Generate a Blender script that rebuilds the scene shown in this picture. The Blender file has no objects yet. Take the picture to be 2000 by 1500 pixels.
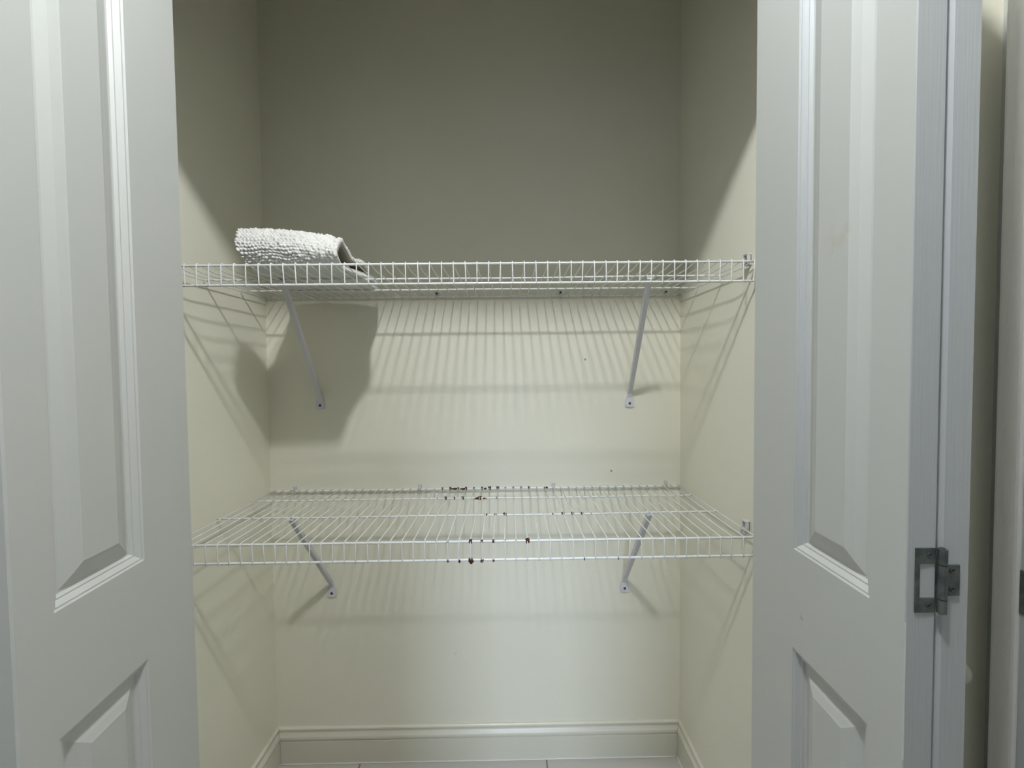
import bpy, bmesh, math, random
import numpy as np
from mathutils import Vector, Matrix, noise

C = bpy.context.scene.collection
SC = bpy.context.scene
random.seed(7)

# ------------------------------------------------------------------ camera
CH = 1.2603
cam_d = bpy.data.cameras.new('camera')
cam = bpy.data.objects.new('camera', cam_d); C.objects.link(cam)
r_ = Vector((0.999877, -0.01149885, -0.01066632))
u_ = Vector((0.01103417, 0.032416, 0.99941355))
f_ = Vector((0.01114635, 0.99940831, -0.03253889))
cam.matrix_world = Matrix(((r_.x, u_.x, -f_.x, 0), (r_.y, u_.y, -f_.y, 0), (r_.z, u_.z, -f_.z, CH), (0, 0, 0, 1)))
cam_d.sensor_width = 36.0
cam_d.lens = 824.68 / 2000 * 36.0
cam_d.clip_start = 0.02
SC.camera = cam

# ------------------------------------------------------------------ light
w = bpy.data.worlds.new('world'); SC.world = w; w.use_nodes = True
w.node_tree.nodes['Background'].inputs[0].default_value = (0.62, 0.78, 1.0, 1)
w.node_tree.nodes['Background'].inputs[1].default_value = 0.3

bulb_d = bpy.data.lights.new('ceiling_bulb', 'POINT'); bulb_d.energy = 52; bulb_d.shadow_soft_size = 0.038
bulb_d.color = (0.94, 0.965, 1.0)
bulb = bpy.data.objects.new('ceiling_bulb', bulb_d); C.objects.link(bulb); bulb.location = (-0.03, 0.12, 2.49)

day_d = bpy.data.lights.new('daylight_fill', 'AREA'); day_d.shape = 'RECTANGLE'; day_d.size = 0.7; day_d.size_y = 1.2
day_d.energy = 1.9; day_d.color = (0.60, 0.80, 1.0)
day = bpy.data.objects.new('daylight_fill', day_d); C.objects.link(day)
day.location = (-1.22, -0.75, 1.25); day.rotation_euler = (math.radians(90), 0, math.radians(-90))   # added daylight fill by the left wall, no window modelled, shines towards +X

# added bluish lamp beamed through the rear-wall slot, for the back wall's bright band
far_d = bpy.data.lights.new('far_beam_light', 'AREA'); far_d.shape = 'RECTANGLE'; far_d.size = 1.3; far_d.size_y = 2.0
far_d.energy = 640; far_d.color = (0.66, 0.79, 1.0)
far = bpy.data.objects.new('far_beam_light', far_d); C.objects.link(far)
far.location = (0.0, -9.0, 4.3); far.rotation_euler = (math.radians(68), 0, 0)

SC.view_settings.view_transform = 'Standard'; SC.view_settings.look = 'None'
SC.view_settings.exposure = 0.12; SC.view_settings.gamma = 1.0
SC.view_settings.use_curve_mapping = False
SC.render.film_transparent = False

# ------------------------------------------------------------------ dimensions (metres; y = depth from camera)
DB = 1.3386            # closet back wall
XL, XR = -0.7549, 0.5514
WF, WB = 0.655, 0.785  # closet front wall: room face, closet face
JL, JR = -0.70, 0.53   # jambs of the opening
HZ = 2.03              # head of the opening
CEIL = 2.56
ZU, ZL = 1.4922, 0.8857
DUF, DLF = 0.9246, 0.9158
RX = 0.765             # room's right wall
LX = -1.25             # room's left wall
RB = -1.70             # room's rear wall

# ------------------------------------------------------------------ materials
def mat(name, col, rough=0.6, spec=0.5, metal=0.0):
    m = bpy.data.materials.new(name); m.use_nodes = True
    b = m.node_tree.nodes['Principled BSDF']
    b.inputs['Base Color'].default_value = (*col, 1)
    b.inputs['Roughness'].default_value = rough
    b.inputs['Specular IOR Level'].default_value = spec
    b.inputs['Metallic'].default_value = metal
    return m
def nd(m, t, **kw):
    n = m.node_tree.nodes.new(t)
    for k, v in kw.items():
        if k in n.inputs: n.inputs[k].default_value = v
        else: setattr(n, k, v)
    return n
def coords(m, scale=(1, 1, 1)):
    g = nd(m, 'ShaderNodeNewGeometry'); mp = nd(m, 'ShaderNodeMapping')
    mp.inputs['Scale'].default_value = scale
    m.node_tree.links.new(g.outputs['Position'], mp.inputs['Vector'])
    return mp.outputs['Vector']
def bump(m, layers):
    """layers: (scale, stretch, strength_m)"""
    L = m.node_tree.links; b = m.node_tree.nodes['Principled BSDF']; prev = None
    for sc, st, amt in layers:
        n = nd(m, 'ShaderNodeTexNoise'); n.inputs['Scale'].default_value = sc; n.inputs['Detail'].default_value = 3
        L.new(coords(m, st), n.inputs['Vector'])
        bp = nd(m, 'ShaderNodeBump'); bp.inputs['Distance'].default_value = amt; bp.inputs['Strength'].default_value = 1.0
        L.new(n.outputs['Fac'], bp.inputs['Height'])
        if prev: L.new(prev, bp.inputs['Normal'])
        prev = bp.outputs['Normal']
    L.new(prev, b.inputs['Normal'])
def mottle(m, c1, c2, sc=3.0, lo=.35, hi=.65):
    L = m.node_tree.links; b = m.node_tree.nodes['Principled BSDF']
    n = nd(m, 'ShaderNodeTexNoise'); n.inputs['Scale'].default_value = sc; n.inputs['Detail'].default_value = 4
    L.new(coords(m), n.inputs['Vector'])
    r = nd(m, 'ShaderNodeValToRGB'); r.color_ramp.elements[0].position = lo; r.color_ramp.elements[1].position = hi
    r.color_ramp.elements[0].color = (*c1, 1); r.color_ramp.elements[1].color = (*c2, 1)
    L.new(n.outputs['Fac'], r.inputs['Fac']); L.new(r.outputs['Color'], b.inputs['Base Color'])
    return r
def spot_mark(m, pos, size, col, amount, stretch=(1, 1, 1), thresh=.5):
    """a stain with a noisy outline at one place of the surface, over whatever colour is there"""
    L = m.node_tree.links; b = m.node_tree.nodes['Principled BSDF']
    src = b.inputs['Base Color'].links[0].from_socket if b.inputs['Base Color'].links else None
    g = nd(m, 'ShaderNodeNewGeometry')
    sub = nd(m, 'ShaderNodeVectorMath'); sub.operation = 'SUBTRACT'; sub.inputs[1].default_value = pos
    L.new(g.outputs['Position'], sub.inputs[0])
    ml = nd(m, 'ShaderNodeVectorMath'); ml.operation = 'MULTIPLY'; ml.inputs[1].default_value = stretch
    L.new(sub.outputs[0], ml.inputs[0])
    ln = nd(m, 'ShaderNodeVectorMath'); ln.operation = 'LENGTH'; L.new(ml.outputs[0], ln.inputs[0])
    mr = nd(m, 'ShaderNodeMapRange'); mr.inputs['From Min'].default_value = size * .55; mr.inputs['From Max'].default_value = size
    mr.inputs['To Min'].default_value = 1; mr.inputs['To Max'].default_value = 0
    L.new(ln.outputs['Value'], mr.inputs['Value'])
    n = nd(m, 'ShaderNodeTexNoise'); n.inputs['Scale'].default_value = 1.6 / size; n.inputs['Detail'].default_value = 5
    L.new(g.outputs['Position'], n.inputs['Vector'])
    mr2 = nd(m, 'ShaderNodeMapRange'); mr2.inputs['From Min'].default_value = thresh; mr2.inputs['From Max'].default_value = thresh + .12
    mr2.inputs['To Max'].default_value = amount
    L.new(n.outputs['Fac'], mr2.inputs['Value'])
    mu = nd(m, 'ShaderNodeMath'); mu.operation = 'MULTIPLY'
    L.new(mr.outputs['Result'], mu.inputs[0]); L.new(mr2.outputs['Result'], mu.inputs[1])
    mx = nd(m, 'ShaderNodeMix'); mx.data_type = 'RGBA'
    L.new(mu.outputs[0], mx.inputs['Factor'])
    if src: L.new(src, mx.inputs['A'])
    else: mx.inputs['A'].default_value = b.inputs['Base Color'].default_value
    mx.inputs['B'].default_value = (*col, 1)
    L.new(mx.outputs['Result'], b.inputs['Base Color'])

WALLC = (0.815, 0.80, 0.665)
m_wall = mat('cream_wall_paint', WALLC, 0.42, 0.35)
mottle(m_wall, (0.805, 0.785, 0.655), (0.827, 0.805, 0.678), 2.5)
bump(m_wall, [(260, (1, 1, 1), 0.00025), (900, (1, 1, 1), 0.00008)])
spot_mark(m_wall, (-0.1766, DB, 0.338), 0.030, (0.45, 0.42, 0.32), 0.3, (5, 1, 1), .50)
spot_mark(m_wall, (0.248, DB, 1.292), 0.004, (0.2, 0.19, 0.15), 0.9, (1, 1, 1), .3)
spot_mark(m_wall, (0.33, DB, 0.935), 0.004, (0.2, 0.19, 0.15), 0.9, (1, 1, 1), .3)
m_room = mat('room_wall_paint', (0.42, 0.42, 0.39), 0.6, 0.3); bump(m_room, [(220, (1, 1, 1), 0.0003)])
m_trim = mat('cream_trim_paint', (0.70, 0.68, 0.57), 0.32, 0.5); bump(m_trim, [(120, (1, 1, 1), 0.0002)])
m_door = mat('white_door_paint', (0.56, 0.575, 0.55), 0.46, 0.5)
bump(m_door, [(700, (1, 1, 1), 0.00006), (60, (1, 1, .12), 0.0001)])
spot_mark(m_door, (0.4344, 0.5545, 1.43), 0.030, (0.50, 0.47, 0.34), 0.38, (1, 1, 1), .47)
spot_mark(m_door, (0.436, 0.616, 0.8706), 0.022, (0.33, 0.33, 0.30), 0.7, (1, 3.2, 1), .53)
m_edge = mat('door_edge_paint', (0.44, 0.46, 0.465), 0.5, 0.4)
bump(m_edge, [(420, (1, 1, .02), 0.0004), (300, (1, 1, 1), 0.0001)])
m_jamb = mat('brushed_jamb_paint', (0.74, 0.72, 0.68), 0.45, 0.5)
bump(m_jamb, [(160, (1, 1, .5), 0.0009), (45, (1, 1, .6), 0.0016)])
m_wire = mat('white_vinyl_coating', (0.80, 0.81, 0.79), 0.30, 0.5)
m_brk = mat('grey_white_bracket_paint', (0.66, 0.66, 0.69), 0.4, 0.5)
m_plas = mat('clear_white_plastic', (0.78, 0.78, 0.76), 0.25, 0.6)
m_plas.node_tree.nodes['Principled BSDF'].inputs['Transmission Weight'].default_value = 0.25
m_screw = mat('dark_screw_metal', (0.055, 0.06, 0.06), 0.5, 0.5, 0.3)
m_hinge = mat('tarnished_hinge_metal', (0.13, 0.155, 0.155), 0.42, 0.5, 0.75)
mottle(m_hinge, (0.10, 0.125, 0.125), (0.20, 0.215, 0.20), 90)
bump(m_hinge, [(600, (1, 1, 1), 0.0003)])
m_rust = mat('brown_rust', (0.11, 0.045, 0.02), 0.85, 0.2)
mottle(m_rust, (0.025, 0.013, 0.008), (0.15, 0.072, 0.036), 350); bump(m_rust, [(900, (1, 1, 1), 0.001)])
m_pile = mat('cream_chenille', (0.78, 0.77, 0.73), 0.9, 0.1)
m_pile.node_tree.nodes['Principled BSDF'].inputs['Sheen Weight'].default_value = 0.3
bump(m_pile, [(1400, (1, 1, 1), 0.0006)])
m_back = mat('beige_woven_backing', (0.55, 0.51, 0.43), 0.95, 0.1); bump(m_back, [(500, (1, 1, 1), 0.0012)])
m_knob = mat('ivory_knob', (0.50, 0.49, 0.42), 0.2, 0.5)
m_caulk = mat('white_caulk', (0.78, 0.77, 0.70), 0.5, 0.4)

# floor tiles: large pale tile with thin grey joints
m_tile = mat('pale_floor_tile', (0.55, 0.54, 0.50), 0.3, 0.5)
def tile_nodes():
    L = m_tile.node_tree.links; b = m_tile.node_tree.nodes['Principled BSDF']
    g = nd(m_tile, 'ShaderNodeNewGeometry')
    mp = nd(m_tile, 'ShaderNodeMapping'); mp.inputs['Location'].default_value = (0.4865 + 3.0, -1.2 + 3.0, 0)
    L.new(g.outputs['Position'], mp.inputs['Vector'])
    br = nd(m_tile, 'ShaderNodeTexBrick'); br.offset = 0; br.squash = 1
    br.inputs['Scale'].default_value = 1; br.inputs['Brick Width'].default_value = 0.6; br.inputs['Row Height'].default_value = 0.6
    br.inputs['Mortar Size'].default_value = 0.003; br.inputs['Mortar Smooth'].default_value = 0.2
    br.inputs['Color1'].default_value = (0.52, 0.50, 0.46, 1); br.inputs['Color2'].default_value = (0.56, 0.54, 0.50, 1)
    br.inputs['Mortar'].default_value = (0.22, 0.21, 0.18, 1)
    L.new(mp.outputs[0], br.inputs['Vector']); L.new(br.outputs['Color'], b.inputs['Base Color'])
tile_nodes()

# ------------------------------------------------------------------ mesh helpers
def obj(name, bm, m, parent=None, smooth=False, loc=None):
    me = bpy.data.meshes.new(name)
    bmesh.ops.recalc_face_normals(bm, faces=bm.faces)
    bm.to_mesh(me); bm.free()
    if smooth:
        for p in me.polygons: p.use_smooth = True
    if m: me.materials.append(m)
    o = bpy.data.objects.new(name, me); C.objects.link(o)
    if parent: 
        o.parent = parent; o.location = -parent.location      # parts are modelled in world coordinates
    if loc: o.location = loc
    return o
def thing(name, loc, label=None, cat=None, group=None, kind=None):
    o = bpy.data.objects.new(name, None); C.objects.link(o); o.location = loc; o.empty_display_size = 0.05
    if label: o['label'] = label
    if cat: o['category'] = cat
    if group: o['group'] = group
    if kind: o['kind'] = kind
    return o
def tag(o, label=None, cat=None, group=None, kind=None):
    if label: o['label'] = label
    if cat: o['category'] = cat
    if group: o['group'] = group
    if kind: o['kind'] = kind
    return o
def box(bm, x0, x1, y0, y1, z0, z1, bev=0.0, seg=2):
    r = bmesh.ops.create_cube(bm, size=1)
    vs = r['verts']
    for v in vs:
        v.co = Vector((x0 + (v.co.x + .5) * (x1 - x0), y0 + (v.co.y + .5) * (y1 - y0), z0 + (v.co.z + .5) * (z1 - z0)))
    if bev:
        es = {e for v in vs for e in v.link_edges}
        bmesh.ops.bevel(bm, geom=list(es), offset=bev, segments=seg, affect='EDGES', profile=.5)
    return bm
def tube(bm, pts, r, n=8, caps=True):
    pts = [Vector(p) for p in pts]; rings = []
    for i, p in enumerate(pts):
        a = pts[max(i - 1, 0)]; b = pts[min(i + 1, len(pts) - 1)]
        t = (b - a).normalized()
        ref = Vector((0, 0, 1)) if abs(t.z) < .9 else Vector((0, 1, 0))
        if abs(t.x) < .2: ref = Vector((1, 0, 0))
        s = t.cross(ref).normalized(); q = s.cross(t)
        rr = r[i] if isinstance(r, (list, tuple)) else r
        rings.append([bm.verts.new(p + rr * (math.cos(2 * math.pi * k / n) * s + math.sin(2 * math.pi * k / n) * q)) for k in range(n)])
    for A, B in zip(rings, rings[1:]):
        for k in range(n): bm.faces.new((A[k], A[(k + 1) % n], B[(k + 1) % n], B[k]))
    if caps: bm.faces.new(rings[0][::-1]); bm.faces.new(rings[-1])
    return bm
def lathe(bm, prof, org, axis, n=16):
    """prof: (radius, height along axis)"""
    axis = Vector(axis).normalized(); ref = Vector((0, 0, 1)) if abs(axis.z) < .9 else Vector((1, 0, 0))
    s = axis.cross(ref).normalized(); q = s.cross(axis); org = Vector(org); rings = []
    for r, h in prof:
        rings.append([bm.verts.new(org + axis * h + max(r, 1e-5) * (math.cos(2 * math.pi * k / n) * s + math.sin(2 * math.pi * k / n) * q)) for k in range(n)])
    for A, B in zip(rings, rings[1:]):
        for k in range(n): bm.faces.new((A[k], A[(k + 1) % n], B[(k + 1) % n], B[k]))
    bm.faces.new(rings[0][::-1]); bm.faces.new(rings[-1])
    return bm
def prism(bm, prof, f, a, b):
    """sweep a closed 2-D outline: f(u, v, t) -> point, from t=a to t=b (a, b may be callables of u,v for mitres)"""
    A = [bm.verts.new(f(u, v, a(u, v) if callable(a) else a)) for u, v in prof]
    B = [bm.verts.new(f(u, v, b(u, v) if callable(b) else b)) for u, v in prof]
    n = len(prof)
    for k in range(n): bm.faces.new((A[k], A[(k + 1) % n], B[(k + 1) % n], B[k]))
    bm.faces.new(A[::-1]); bm.faces.new(B)
    return bm
def sbox(name, x0, x1, y0, y1, z0, z1, m, bev=0):
    return tag(obj(name, box(bmesh.new(), x0, x1, y0, y1, z0, z1, bev), m), kind='structure')

# ------------------------------------------------------------------ room shell
T = 0.10
sbox('floor', LX - T, RX + T, RB - T, DB + T, -0.10, 0.0, m_tile)
sbox('ceiling', LX - T, RX + T, RB - T, WF, CEIL, CEIL + T, m_room)
sbox('ceiling_closet', XL, XR, WB, DB, 2.44, 2.54, m_wall)
sbox('wall_back', XL - T, XR + T, DB, DB + T, 0, CEIL, m_wall)
sbox('wall_closet_left', XL - T, XL, WB, DB, 0, CEIL, m_wall)
sbox('wall_closet_right', XR, XR + T, WB, DB, 0, CEIL, m_wall)
# closet front wall: two piers and the header over the opening
sbox('wall_front_left', LX - T, JL, WF, WB, 0, CEIL, m_room)
sbox('wall_front_right', JR, RX + T, WF, WB, 0, CEIL, m_wall)
sbox('wall_front_header', JL, JR, WF, WB, HZ, CEIL, m_room)
sbox('wall_right', RX, RX + T, RB - T, WF, 0, CEIL, m_room)
sbox('wall_left', LX - T, LX, RB - T, WF, 0, CEIL, m_room)
# rear wall of the room with a slot added to shape the far beam
wx0, wx1, wz0, wz1 = -0.07, 0.175, 0.0, 2.03
bm = bmesh.new()
box(bm, LX, wx0, RB - T, RB, 0, CEIL); box(bm, wx1, RX, RB - T, RB, 0, CEIL)
box(bm, wx0, wx1, RB - T, RB, wz1, CEIL)
tag(obj('wall_rear', bm, m_room), kind='structure')

# door-frame edge on the room's right wall, just in front of the closet
bm = bmesh.new()
box(bm, 0.730, RX, 0.5885, 0.6235, 0, CEIL, 0.006, 3)
tag(obj('trim_1', bm, m_jamb), kind='structure')
bm = bmesh.new()
box(bm, 0.7345, RX, 0.40, 0.5885, 0, CEIL)
tag(obj('trim_2', bm, m_edge), kind='structure')

# ------------------------------------------------------------------ baseboards
BH = 0.1157
BP = [(0, 0), (.013, 0), (.013, .0735), (.0105, .0745), (.0105, .0765), (.0135, .079), (.0145, .084), (.0135, .089), (.0100, .094),
      (.0072, .099), (.0068, .103), (.0085, .1065), (.0095, .110), (.0085, .1135), (.0055, BH), (0, BH)]
e = 0.0005
bm = prism(bmesh.new(), BP, lambda u, v, t: Vector((t, DB - u + e, v)), lambda u, v: XL + u, lambda u, v: XR - u)
tag(obj('baseboard_back', bm, m_trim), kind='structure')
bm = prism(bmesh.new(), BP, lambda u, v, t: Vector((XL + u - e, t, v)), WB, lambda u, v: DB - u)
tag(obj('baseboard_left', bm, m_trim), kind='structure')
bm = prism(bmesh.new(), BP, lambda u, v, t: Vector((XR - u + e, t, v)), WB, lambda u, v: DB - u)
tag(obj('baseboard_right', bm, m_trim), kind='structure')
# caulk lines where the baseboards meet the floor
bm = bmesh.new()
def wavy(p, q, n=60, r=.0022):
    p = Vector(p); q = Vector(q)
    return [p.lerp(q, i / n) + Vector((0, 0, .0008 * noise.noise(Vector((i * .6, p.x * 9, 0))))) for i in range(n + 1)]
tube(bm, wavy((XL + .014, DB - .0135, .0015), (XR - .014, DB - .0135, .0015)), .0022, 6)
tube(bm, wavy((XL + .0135, WB, .0015), (XL + .0135, DB - .014, .0015)), .0022, 6)
tube(bm, wavy((XR - .0135, WB, .0015), (XR - .0135, DB - .014, .0015)), .0022, 6)
tag(obj('trim_3', bm, m_caulk, smooth=True), kind='structure')

# ------------------------------------------------------------------ bifold doors
RINGS = [(0, 0), (.0022, .0016), (.0042, .0016), (.0060, .0030), (.0100, .0062), (.0120, .0062), (.0150, .0092), (.0175, .0095),
         (.0200, .0090), (.0320, .0046), (.0420, .0022), (.0440, .0016)]
def leaf_mesh(W, thick, zb, zt, panels, s0, s1, bev=.002, bev2=.0012):
    """local frame: s along x (0 = far edge), z up, face at y=0, recess to +y"""
    bm = bmesh.new()
    zs = [zb + bev] + [z for p in panels for z in p] + [zt - bev]
    ss = [bev, s0, s1, W - bev]
    V = {}
    def v(i, j):
        if (i, j) not in V: V[i, j] = bm.verts.new((ss[i], 0, zs[j]))
        return V[i, j]
    for j in range(len(zs) - 1):
        for i in range(3):
            if i == 1 and j % 2 == 1:
                x0, x1, z0, z1 = s0, s1, zs[j], zs[j + 1]
                prev = [v(1, j), v(2, j), v(2, j + 1), v(1, j + 1)]
                for o, d in [(o, d * 1.22) for o, d in RINGS[1:]]:
                    cur = [bm.verts.new(c) for c in ((x0 + o, d, z0 + o), (x1 - o, d, z0 + o), (x1 - o, d, z1 - o), (x0 + o, d, z1 - o))]
                    for k in range(4): bm.faces.new((prev[k], prev[(k + 1) % 4], cur[(k + 1) % 4], cur[k]))
                    prev = cur
                bm.faces.new(prev)
            else:
                bm.faces.new((v(i, j), v(i + 1, j), v(i + 1, j + 1), v(i, j + 1)))
    # chamfer, sides and back
    n = len(zs) - 1
    loop = [v(i, 0) for i in range(4)] + [v(3, j) for j in range(1, n + 1)] + [v(i, n) for i in (2, 1, 0)] + [v(0, j) for j in range(n - 1, 0, -1)]
    def off(p, dy):
        x, z = p.co.x, p.co.z
        x = 0 if abs(x - bev) < 1e-6 else (W if abs(x - (W - bev)) < 1e-6 else x)
        z = zb if abs(z - zb - bev) < 1e-6 else (zt if abs(z - zt + bev) < 1e-6 else z)
        return bm.verts.new((x, dy, z))
    L1 = [off(p, bev) for p in loop]; L2 = [off(p, thick - bev2) for p in loop]
    L3 = [bm.verts.new((min(max(p.co.x, bev2), W - bev2), thick, p.co.z)) for p in L2]
    m_ = len(loop)
    for A, B in ((loop, L1), (L1, L2), (L2, L3)):
        for k in range(m_): bm.faces.new((A[k], A[(k + 1) % m_], B[(k + 1) % m_], B[k]))
    bm.faces.new(L3[::-1])
    return bm
def place_leaf(name, bm, far, near, flip, parent, m2):
    """far/near = world (x, y) of the moulded face's two vertical edges; flip: leaf body lies on +x side (right) or -x side"""
    d = Vector((near[0] - far[0], near[1] - far[1])).normalized()
    nrm = Vector((-d.y, d.x))
    if (nrm.x > 0) != flip: nrm = -nrm
    for v in bm.verts:
        s, y, z = v.co
        v.co = Vector((far[0] + d.x * s + nrm.x * y, far[1] + d.y * s + nrm.y * y, z))
    o = obj(name, bm, m_door, parent)
    o.data.materials.append(m2)
    # the two long vertical edges get the rougher edge paint
    for p in o.data.polygons:
        if abs(p.normal.x * d.x + p.normal.y * d.y) > .6 and abs(p.normal.z) < .1 and p.area > .0005: p.material_index = 1
    return o
PL = [(0.20, 0.8205), (0.9755, 1.89)]
PR = [(0.20, 0.8270), (0.9815, 1.89)]
W = 0.305
# left bifold
FL, NL = (-0.57125, 0.75876), (-0.54032, 0.45533)
dl = thing('door_1', (-0.62, 0.62, 0), 'white moulded bifold closet door folded open at the left side of the photo', kind='structure')
place_leaf('leaf', leaf_mesh(W, .034, .012, 2.012, PL, .1135, .258), FL, NL, False, dl, m_door)
# hidden second leaf, folded behind the first
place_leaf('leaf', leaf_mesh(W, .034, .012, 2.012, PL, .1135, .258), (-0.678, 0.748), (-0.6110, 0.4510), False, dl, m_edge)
# right bifold
FR, NR = (0.4419, 0.75069), (0.4303, 0.4459)
dr = thing('door_2', (0.47, 0.6, 0), 'white moulded bifold closet door folded open at the right, hinge on its edges', kind='structure')
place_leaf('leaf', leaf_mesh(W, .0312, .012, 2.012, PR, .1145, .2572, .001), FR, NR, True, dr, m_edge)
# second leaf lies back to back with it; its moulded face looks to the right
bm = leaf_mesh(W, .0347, .012, 2.012, PR, .1145, .2572, .003, .005)
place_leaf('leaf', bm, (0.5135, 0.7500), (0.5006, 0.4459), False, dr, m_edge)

# hinge across the two leaf edges (edge plane y = .4459)
HY = 0.4459
hg = obj('hinge', (lambda b: (
    box(b, .4388, .4605, HY - .0022, HY - .0002, 1.0465, 1.0640, .0004),
    box(b, .4388, .4605, HY - .0022, HY - .0002, .9930, 1.0092, .0004),
    box(b, .4388, .4432, HY - .0022, HY - .0002, 1.0085, 1.0470, .0004),
    box(b, .4700, .4872, HY - .0022, HY - .0002, 1.0110, 1.0450, .0006), b)[-1])(bmesh.new()), m_hinge, dr)
bm = bmesh.new(); kx, ky = .4655, HY - .0040
for z0, z1 in ((.9940, 1.0085), (1.0095, 1.0460), (1.0470, 1.0635)):
    tube(bm, [(kx, ky, z0), (kx, ky, z1)], .0044, 14)
tube(bm, [(kx, ky, .9925), (kx, ky, 1.0650)], .0022, 8)
k_ = obj('knuckle', bm, m_hinge, hg); k_.location = (0, 0, 0)
for x, z in ((.4530, 1.0563), (.4534, 1.0010), (.4782, 1.0388), (.4783, 1.0185)):
    bm = lathe(bmesh.new(), [(.0030, 0), (.0030, .0006), (.0022, .0012), (.0012, .0004), (.0001, .0004)], (x, HY - .0020, z), (0, -1, 0), 14)
    s_ = obj('screw', bm, m_screw, hg); s_.location = (0, 0, 0)
# round knob on the far side of the second leaf, only its rim peeks out
bm = lathe(bmesh.new(), [(.007, 0), (.006, .010), (.008, .016), (.0135, .021), (.0150, .029), (.0125, .036), (.006, .0395), (.0001, .040)],
           (.5030, .487, .8965), (1, 0.02, 0), 24)
obj('knob', bm, m_knob, dr, smooth=True)

# metal hinge plate on the frame at the photo's right border
ph = thing('door_frame_hinge', (.7333, .570, .935), 'dark metal hinge plate cut by the right border of the photo', 'hinge')
bm = box(bmesh.new(), .7322, .7344, .548, .5883, .9035, .9665, .0006)
obj('plate', bm, m_hinge, ph)
tube(bm := bmesh.new(), [(.7300, .5430, .9035), (.7300, .5430, .9665)], .0042, 12)
obj('knuckle', bm, m_hinge, ph)
for z in (.915, .935, .955):
    obj('screw', lathe(bmesh.new(), [(.0034, 0), (.0034, .0005), (.0020, .0010), (.0001, .0004)], (.7322, .568, z), (-1, 0, 0), 14), m_screw, ph)

# ------------------------------------------------------------------ wire shelves
CL = .004
def rail(name, y, z, r, par, sag=0.0, gaps=None):
    n = 40; pts = []
    for i in range(n + 1):
        x = XL + CL + (XR - XL - 2 * CL) * i / n
        pts.append((x, y, z + sag * noise.noise(Vector((x * 3, y * 5, z)))))
    return obj(name, tube(bmesh.new(), pts, r, 10), m_wire, par, smooth=True)
def shelf(name, z, yf, zlip, rods, xs, label, under, jit):
    t = thing(name, (0, (yf + DB) / 2, z), label, 'wire shelf', 'wire closet shelves')
    yb = DB - .008
    rail('front_rail', yf, z, .0026, t); rail('lip_rail', yf + .0012, zlip, .0026, t)
    for y in rods: rail('support_rod', y, z, .0021, t, .002)
    rail('back_rail', yb, z, .0024, t)
    rw = .0013
    for x in xs:
        j = random.uniform(-1, 1) * jit; j2 = random.uniform(-1, 1) * .0008
        zt = z + .0039; zd = z - .0034 if under else z + .0034
        pts = [(x + j2, yb + .003, zd), (x + j2, (yf + yb) / 2, zd), (x, yf + .05, zd), (x, yf + .02, (zd + zt) / 2 if under else zt), (x, yf + .004, zt + .0003),
               (x, yf - .0010, zt), (x, yf - .0032, zt - .0018), (x + j * .1, yf - .0042, z), (x + j * .6, yf - .0036, (z + zlip) / 2), (x + j, yf - .0026, zlip), (x + j, yf - .0024, zlip - .0030)]
        obj('deck_wire', tube(bmesh.new(), pts, rw, 7), m_wire, t, smooth=True)
    return t
u1, u2, l1, l2 = .1406, .2880, .1684, .3137
xu = [-.1907 - .0263 * k for k in range(22)] + [-.1907 + .02555 * k for k in range(1, 15)] + [.1669 + .02495 * k for k in range(1, 16)]
xu = sorted(x for x in xu if XL + .003 < x < XR - .003)
xl = sorted(x for x in [.1406 + .0250 * k for k in range(-36, 18)] if XL + .003 < x < XR - .003)
su = shelf('wire_shelf', ZU, DUF, 1.4500, (DUF + u1, DUF + u2), xu,
           'upper white wire shelf, clean, carrying the folded bath mat', True, .0016)
sl = shelf('wire_shelf', ZL, DLF, .8442, (DLF + l1, DLF + l2), xl,
           'lower white wire shelf, empty, with brown rust spots in its middle', False, .0014)

# rust lumps on the lower shelf's welds
def near_x(x): return min(xl, key=lambda a: abs(a - x))
def rust(x, y, z, sx, sy, sz, seed):
    bm = bmesh.new(); bmesh.ops.create_icosphere(bm, subdivisions=3, radius=1)
    for v in bm.verts:
        k = 1 + .55 * noise.noise(v.co * 1.6 + Vector((seed * 3.1, 0, 0))) + .25 * noise.noise(v.co * 4 + Vector((0, seed * 2.3, 0)))
        v.co = Vector((x + v.co.x * sx * k * 1.2, y + v.co.y * sy * k * 1.15, z + v.co.z * sz * k * 1.25))
    obj('rust_spot', bm, m_rust, sl, smooth=True)
def pxX(px, D): return (1 / 824.68 * (px - 1000) * .999877 + .01114635) / (.99940831 - .0115 * (px - 1000) / 824.68) * D
sd = 0
for px, s in ((862, .8), (879, 1.0), (895, .9), (910, 1.0), (925, .8), (941, .9), (956, 1.15), (972, 1.15), (988, .6), (1003, .7), (1018, .7), (1034, .9), (1049, .5)):
    sd += 1; rust(near_x(pxX(px, DB - .008)), DB - .009, ZL + .002, .0032 * s, .0030, .0034 * s, sd)
for px, L in ((885, .010), (903, .008), (945, .004), (1065, .006)):
    sd += 1; rust(pxX(px, DB - .008), DB - .0095, ZL + .0005, L, .0027, .0024, sd)
for px, s in ((853, .6), (869, 1.1), (886, .9), (903, 1.1), (938, 1.4), (972, .8), (988, .4), (1034, .4)):
    sd += 1; rust(near_x(pxX(px, DLF + l2)), DLF + l2, ZL + .0012, .0034 * s, .0028, .0032 * s, sd)
for px, L in ((929, .010), (944, .006)):
    sd += 1; rust(pxX(px, DLF + l2), DLF + l2, ZL, L, .0024, .0022, sd)
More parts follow.
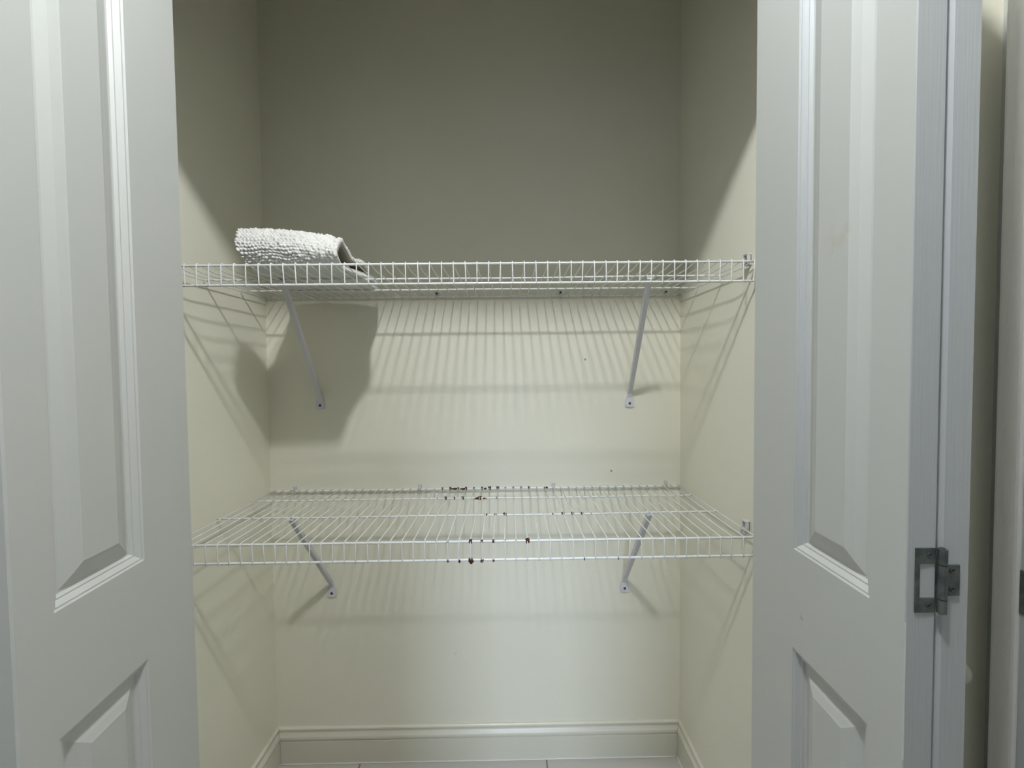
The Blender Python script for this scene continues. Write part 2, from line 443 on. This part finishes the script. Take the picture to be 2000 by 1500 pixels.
for px, s in ((949, .9), (967, .8), (986, 1.1), (1103, 1.0), (1120, 1.0), (1140, .9), (1158, .6), (1081, .6)):
    sd += 1; rust(near_x(pxX(px, DLF + l1)), DLF + l1, ZL + .0010, .0036 * s, .0026, .0030 * s, sd)
for px, s in ((852, .5), (873, .6), (918, 1.2), (941, 1.0), (963, .9), (986, .6), (1029.5, 1.4), (1005, .6)):
    sd += 1; rust(near_x(pxX(px, DLF)), DLF - .001, ZL + .0005, .0026 * s, .0034, .0036 * max(s, .8), sd)
for px, s in ((873, .8), (896, .9), (920, 1.7), (943, 1.0), (966, .7), (1139, .4), (1205, .4)):
    sd += 1; rust(near_x(pxX(px, DLF)), DLF - .001, .8436, .0026 * s, .0032, .0032 * max(s, .8), sd)

# ------------------------------------------------------------------ brackets
def bracket(top, foot, label, side):
    t = thing('shelf_bracket', (foot[0], DB, foot[1]), label, 'bracket', 'diagonal shelf brackets')
    tx, ty, tz = top; fx, fz = foot
    # channel: V-ish U section swept from the rod to the wall plate
    P0 = Vector((tx, ty - .002, tz - .004)); P1 = Vector((fx, DB - .012, fz + .030)); P2 = Vector((fx, DB - .0025, fz + .012))
    d = (P1 - P0).normalized(); sx = Vector((1, 0, 0)); nn = d.cross(sx).normalized()
    if nn.y > 0: nn = -nn                                           # towards the room
    bm = bmesh.new()
    def sec(p, wd, dp, nrm):
        th = .0016
        prof = [(-wd, dp), (-wd * .80, 0), (wd * .80, 0), (wd, dp), (wd - th, dp), (wd * .80 - th, th), (-wd * .80 + th, th), (-wd + th, dp)]
        return [bm.verts.new(p + sx * a - nrm * b) for a, b in prof]
    secs = [sec(P0, .0062, .004, nn), sec(P0 + d * .015, .0076, .009, nn), sec(P0.lerp(P1, .5), .0076, .010, nn), sec(P0.lerp(P1, .93), .0076, .009, nn),
            sec(P1 + Vector((0, .002, 0)), .0082, .006, (nn + Vector((0, -1, 0))).normalized()), sec(P2, .0100, .0010, Vector((0, -1, 0)))]
    for A, B in zip(secs, secs[1:]):
        for k in range(8): bm.faces.new((A[k], A[(k + 1) % 8], B[(k + 1) % 8], B[k]))
    bm.faces.new(secs[0][::-1]); bm.faces.new(secs[-1])
    obj('strut', bm, m_brk, t)
    # wall plate
    hw, z0, z1 = .0140, fz - .016, fz + .019
    out = [(-hw, z0 + .003), (-hw * .75, z0 + .0005), (0, z0 - .0010), (hw * .75, z0 + .0005), (hw, z0 + .003), (hw * .98, fz + .006), (hw * .72, z1), (-hw * .72, z1), (-hw * .98, fz + .006)]
    bm = prism(bmesh.new(), out, lambda u, v, q: Vector((fx + u, q, v)), DB - .0005, DB - .0040)
    es = [e_ for e_ in bm.edges if all(abs(v.co.y - (DB - .0040)) < 1e-6 for v in e_.verts)]
    bmesh.ops.bevel(bm, geom=es, offset=.0012, segments=2, affect='EDGES')
    pl = obj('wall_plate', bm, m_brk, t)
    s_ = obj('screw', lathe(bmesh.new(), [(.0042, 0), (.0040, .0010), (.0024, .0018), (.0012, .0008), (.0001, .0008)], (fx, DB - .0038, fz - .003), (0, -1, 0), 14), m_screw, pl)
    s_.location = (0, 0, 0)
    # two hooks that grip the rod
    bm = bmesh.new()
    for dx in (-.0085, .0085):
        pts = [(tx + dx, ty + .0032 * math.cos(a), tz + .0034 * math.sin(a)) for a in [math.radians(g) for g in range(-70, 251, 20)]]
        tube(bm, pts, .0014, 6)
    box(bm, tx - .0085, tx + .0085, ty - .0035, ty + .0015, tz - .0075, tz - .0030, .0008)
    obj('rod_hook', bm, m_wire, t)
    return t
bracket((.3622, DUF + u1, ZU), (.3887, 1.1541), 'grey-white brace under the upper shelf on the right, above the lower shelf', 1)
bracket((-.5590, DUF + u1, ZU), (-.5910, 1.1589), 'grey-white brace under the upper shelf on the left, in the bath mat shadow', -1)
bracket((.3686, DLF + l1, ZL), (.3712, .5569), 'grey-white brace under the rusty lower shelf on the right', 1)
bracket((-.5637, DLF + l1, ZL), (-.5690, .5560), 'grey-white brace under the rusty lower shelf on the left', -1)

# ------------------------------------------------------------------ wall clips
def back_clip(x, z, label):
    t = thing('wall_clip', (x, DB, z), label, 'clip', 'plastic clips on the back wall')
    bm = bmesh.new()
    box(bm, x - .0055, x + .0055, DB - .0050, DB - .0003, z - .004, z + .0155, .0018)
    box(bm, x - .0040, x + .0040, DB - .0150, DB - .0003, z + .0034, z + .0060, .0008)
    # hook under the rail
    pts = [(x, DB - .008 + .0048 * math.cos(a), z + .0044 * math.sin(a)) for a in [math.radians(g) for g in range(110, 291, 20)]]
    tube(bm, pts, .0022, 8)
    pts = [(x, DB - .008 + .0048 * math.cos(a), z + .0044 * math.sin(a)) for a in [math.radians(g) for g in range(270, 421, 25)]]
    tube(bm, pts, .0022, 8)
    obj('clip_body', bm, m_plas, t)
    obj('screw', lathe(bmesh.new(), [(.0036, 0), (.0034, .0008), (.0018, .0014), (.0001, .0008)], (x, DB - .0048, z + .0105), (0, -1, 0), 12), m_screw if z > 1.2 else m_plas, t)
for x, lb in ((-.2179, 'small plastic clip under the upper shelf back edge, left of the two middle ones'),
              (.1706, 'small plastic clip under the upper shelf back edge, right of the two middle ones'),
              (.5033, 'small plastic clip at the upper shelf back edge, in the right corner')):
    back_clip(x, ZU, lb)
for x, lb in ((-.6773, 'small plastic clip behind the lower shelf in the left corner'),
              (-.2813, 'small plastic clip behind the lower shelf, just left of the rust'),
              (.1435, 'small plastic clip behind the lower shelf, just right of the rust'),
              (.5040, 'small plastic clip behind the lower shelf in the right corner')):
    back_clip(x, ZL, lb)
def side_clip(y, z, label):
    t = thing('side_wall_clip', (XR, y, z), label, 'clip', 'plastic end clips on the right wall')
    bm = bmesh.new()
    box(bm, XR - .0045, XR - .0003, y - .0075, y + .0075, z - .002, z + .0235, .0015)      # back plate
    box(bm, XR - .0125, XR - .0003, y - .0080, y + .0080, z + .0215, z + .0245, .0010)     # top flange
    box(bm, XR - .0110, XR - .0003, y - .0075, y - .0050, z + .003, z + .0225, .0008)      # side webs
    box(bm, XR - .0110, XR - .0003, y + .0050, y + .0075, z + .003, z + .0225, .0008)
    box(bm, XR - .0135, XR - .0003, y - .0075, y + .0075, z + .0042, z + .0066, .0008)
    pts = [(XR - .0100 + .0060 * math.cos(a), y, z - .001 + .0060 * math.sin(a)) for a in [math.radians(g) for g in range(100, 341, 20)]]
    tube(bm, pts, .0030, 8)
    obj('clip_body', bm, m_plas, t)
    obj('screw', lathe(bmesh.new(), [(.0040, 0), (.0038, .0010), (.0020, .0022), (.0001, .0012)], (XR - .0045, y, z + .0140), (-1, 0, 0), 12), m_screw, t)
side_clip(.9560, ZU, 'white plastic end clip holding the upper shelf to the right wall')
side_clip(.9545, ZL, 'white plastic end clip holding the lower shelf to the right wall')

# ------------------------------------------------------------------ folded bath mat
def catmull(P, n):
    P = np.array(P, float); out = []
    Q = np.vstack([2 * P[0] - P[1], P, 2 * P[-1] - P[-2]])
    for i in range(1, len(Q) - 2):
        t = np.linspace(0, 1, n, endpoint=False)[:, None]
        p0, p1, p2, p3 = Q[i - 1], Q[i], Q[i + 1], Q[i + 2]
        out.append(.5 * ((2 * p1) + (-p0 + p2) * t + (2 * p0 - 5 * p1 + 4 * p2 - p3) * t ** 2 + (-p0 + 3 * p1 - 3 * p2 + p3) * t ** 3))
    out.append(P[-1:]); return np.vstack(out)
def resample(c, n):
    s = np.r_[0, np.cumsum(np.linalg.norm(np.diff(c, axis=0), axis=1))]
    t = np.linspace(0, s[-1], n)
    return np.c_[np.interp(t, s, c[:, 0]), np.interp(t, s, c[:, 1])], s[-1]
def mat_profile(v):
    """v 0 = left end, 1 = right end; (depth, height over the wires) of the sheet's OUTER surface"""
    h = .090 - .006 * v - .018 * v ** 3
    k = v ** 4
    back = 1.281 - .012 / (1 + math.exp(-(v - .68) * 30)) - .004 * math.sin(v * 14)
    f = .934 + .004 * v
    return [(back - .01, .0015), (1.15, .0012), (1.02, .0012), (f + .038, .003), (f + .012, .013), (f, .040 * h / .1), (f + .008, .066 * h / .1), (f + .030, .091 * h / .1),
            (f + .062 - .022 * k, h), (f + .094 - .030 * k, (.086 - .004 * k) * h / .1), (f + .122 - .037 * k, (.062 - .008 * k) * h / .1), (1.142 - .090 * k, .036),
            (1.175 - .085 * k, .026), (1.22 - .04 * k, .0245), (back, .024)]
NU, NV = 600, 190
TH = .0105
base = ZU + .0022
S = np.zeros((NV, NU, 3)); Nn = np.zeros((NV, NU, 3))
for j in range(NV):
    v = j / (NV - 1)
    c, Ls = resample(catmull(mat_profile(v), 14), NU)
    u = np.linspace(0, 1, NU)
    d_, z_ = c[:, 0], c[:, 1]
    # plan outline: the left end and the right end of the sheet at this depth / height
    xl_ = -.601 + .012 * np.exp(-((d_ - .93) / .04) ** 2) + .018 * np.exp(-((d_ - 1.08) / .07) ** 2) - .027 * np.clip((d_ - 1.08) / .2, 0, 1) + .022 * np.exp(-((z_ - 0.0) / .03) ** 2) * np.exp(-((d_ - .95) / .06) ** 2) + .010 * np.clip((z_ - .09) / .01, 0, 1)
    xr_ = -.374 + .022 * np.exp(-((d_ - 1.08) / .07) ** 2) - .012 * np.clip((d_ - 1.2) / .1, 0, 1)
    # a little waviness of the edges
    xl_ = xl_ + .003 * np.sin(u * 31); xr_ = xr_ + .003 * np.sin(u * 27 + 1)
    x_ = xl_ + (xr_ - xl_) * v
    t = np.gradient(c, axis=0); t /= np.linalg.norm(t, axis=1)[:, None]
    n_ = np.c_[-t[:, 1], t[:, 0]]           # outward: start goes -d along the bottom -> normal must be -z there
    if n_[20, 1] > 0: n_ = -n_
    S[j, :, 0] = x_; S[j, :, 1] = d_; S[j, :, 2] = base + z_
    Nn[j, :, 1] = n_[:, 0]; Nn[j, :, 2] = n_[:, 1]
Lt = .85
rng = np.random.RandomState(3)
ca, cb = .0096, .0066                        # noodle pitch along x / along the profile
vv = np.linspace(0, 1, NV)[:, None] * .25 * np.ones((1, NU)); uu = np.linspace(0, 1, NU)[None, :] * Lt * np.ones((NV, 1))
def vn(a, b, sc, seed):                      # cheap value noise
    g = np.random.RandomState(seed).rand(80, 240)
    x, y = a / sc, b / sc; xi, yi = np.floor(x).astype(int), np.floor(y).astype(int); fx, fy = x - xi, y - yi
    fx = fx * fx * (3 - 2 * fx); fy = fy * fy * (3 - 2 * fy)
    G = lambda i, k: g[i % 80, k % 240]
    return (G(xi, yi) * (1 - fx) * (1 - fy) + G(xi + 1, yi) * fx * (1 - fy) + G(xi, yi + 1) * (1 - fx) * fy + G(xi + 1, yi + 1) * fx * fy) - .5
wu = uu + .006 * vn(vv, uu, .030, 1) + .0022 * vn(vv, uu, .010, 2) + .02 * (vv - .12) ** 2 / .1
wv = vv + .006 * vn(vv, uu, .028, 4) + .0020 * vn(vv, uu, .009, 5)
row = np.floor(wu / cb).astype(int); fu = wu / cb - row
off = (row % 2) * .5 + .25 * np.random.RandomState(9).rand(4000)[row % 4000]
col = np.floor(wv / ca + off).astype(int); fv = wv / ca + off - col
amp = .7 + .6 * np.random.RandomState(11).rand(4000, 64)[row % 4000, col % 64]
H = np.clip(1 - np.abs(2 * fu - 1) ** 2.4, 0, 1) ** .5 * np.clip(1 - np.abs(2 * fv - 1) ** 3.0, 0, 1) ** .5 * amp
smooth_zone = 1 / (1 + np.exp(-(vv + .02 * vn(vv, uu, .03, 8) * 2 - .165) / .008))     # matted fluff towards the right end
fl = .5 + 1.0 * vn(vv, uu, .0042, 12) + .8 * vn(vv * 2.0, uu, .011, 13)
disp = (H * (1 - .72 * smooth_zone) * .0074 + fl * smooth_zone * .0042 + .0010 * smooth_zone)
disp *= np.where(Nn[:, :, 2] < -.8, .25, 1.0)                                           # pressed flat where it lies on the wires
O = S + Nn * disp[:, :, None]
I = S - Nn * (TH - .003)
def grid_mesh(name, A, B, m, par):
    """closed slab between vertex grids A (outer) and B (inner)"""
    nv, nu = A.shape[:2]; N = nv * nu
    co = np.vstack([A.reshape(-1, 3), B.reshape(-1, 3)])
    idx = np.arange(N).reshape(nv, nu)
    a, b, c, d = idx[:-1, :-1], idx[:-1, 1:], idx[1:, 1:], idx[1:, :-1]
    q1 = np.stack([a, b, c, d], -1).reshape(-1, 4); q2 = np.stack([a, d, c, b], -1).reshape(-1, 4) + N
    def side(e): return np.stack([e[:-1], e[:-1] + N, e[1:] + N, e[1:]], -1)
    q = np.vstack([q1, q2, side(idx[0]), side(idx[-1][::-1]), side(idx[:, 0][::-1]), side(idx[:, -1])])
    me = bpy.data.meshes.new(name); me.from_pydata(co.tolist(), [], q.tolist()); me.update()
    bm = bmesh.new(); bm.from_mesh(me); bmesh.ops.recalc_face_normals(bm, faces=bm.faces); bm.to_mesh(me); bm.free()
    for p in me.polygons: p.use_smooth = True
    me.materials.append(m)
    o = bpy.data.objects.new(name, me); C.objects.link(o); o.parent = par; o.location = -par.location
    return o
mt = thing('bath_mat', (-.50, 1.10, ZU), 'cream chenille bath mat folded over itself on the left of the upper shelf', 'bath mat')
grid_mesh('pile', O, I, m_pile, mt)
grid_mesh('backing', (S - Nn * (TH - .0031))[2:-2:4, ::3], (S - Nn * (TH + .0012))[2:-2:4, ::3], m_back, mt)
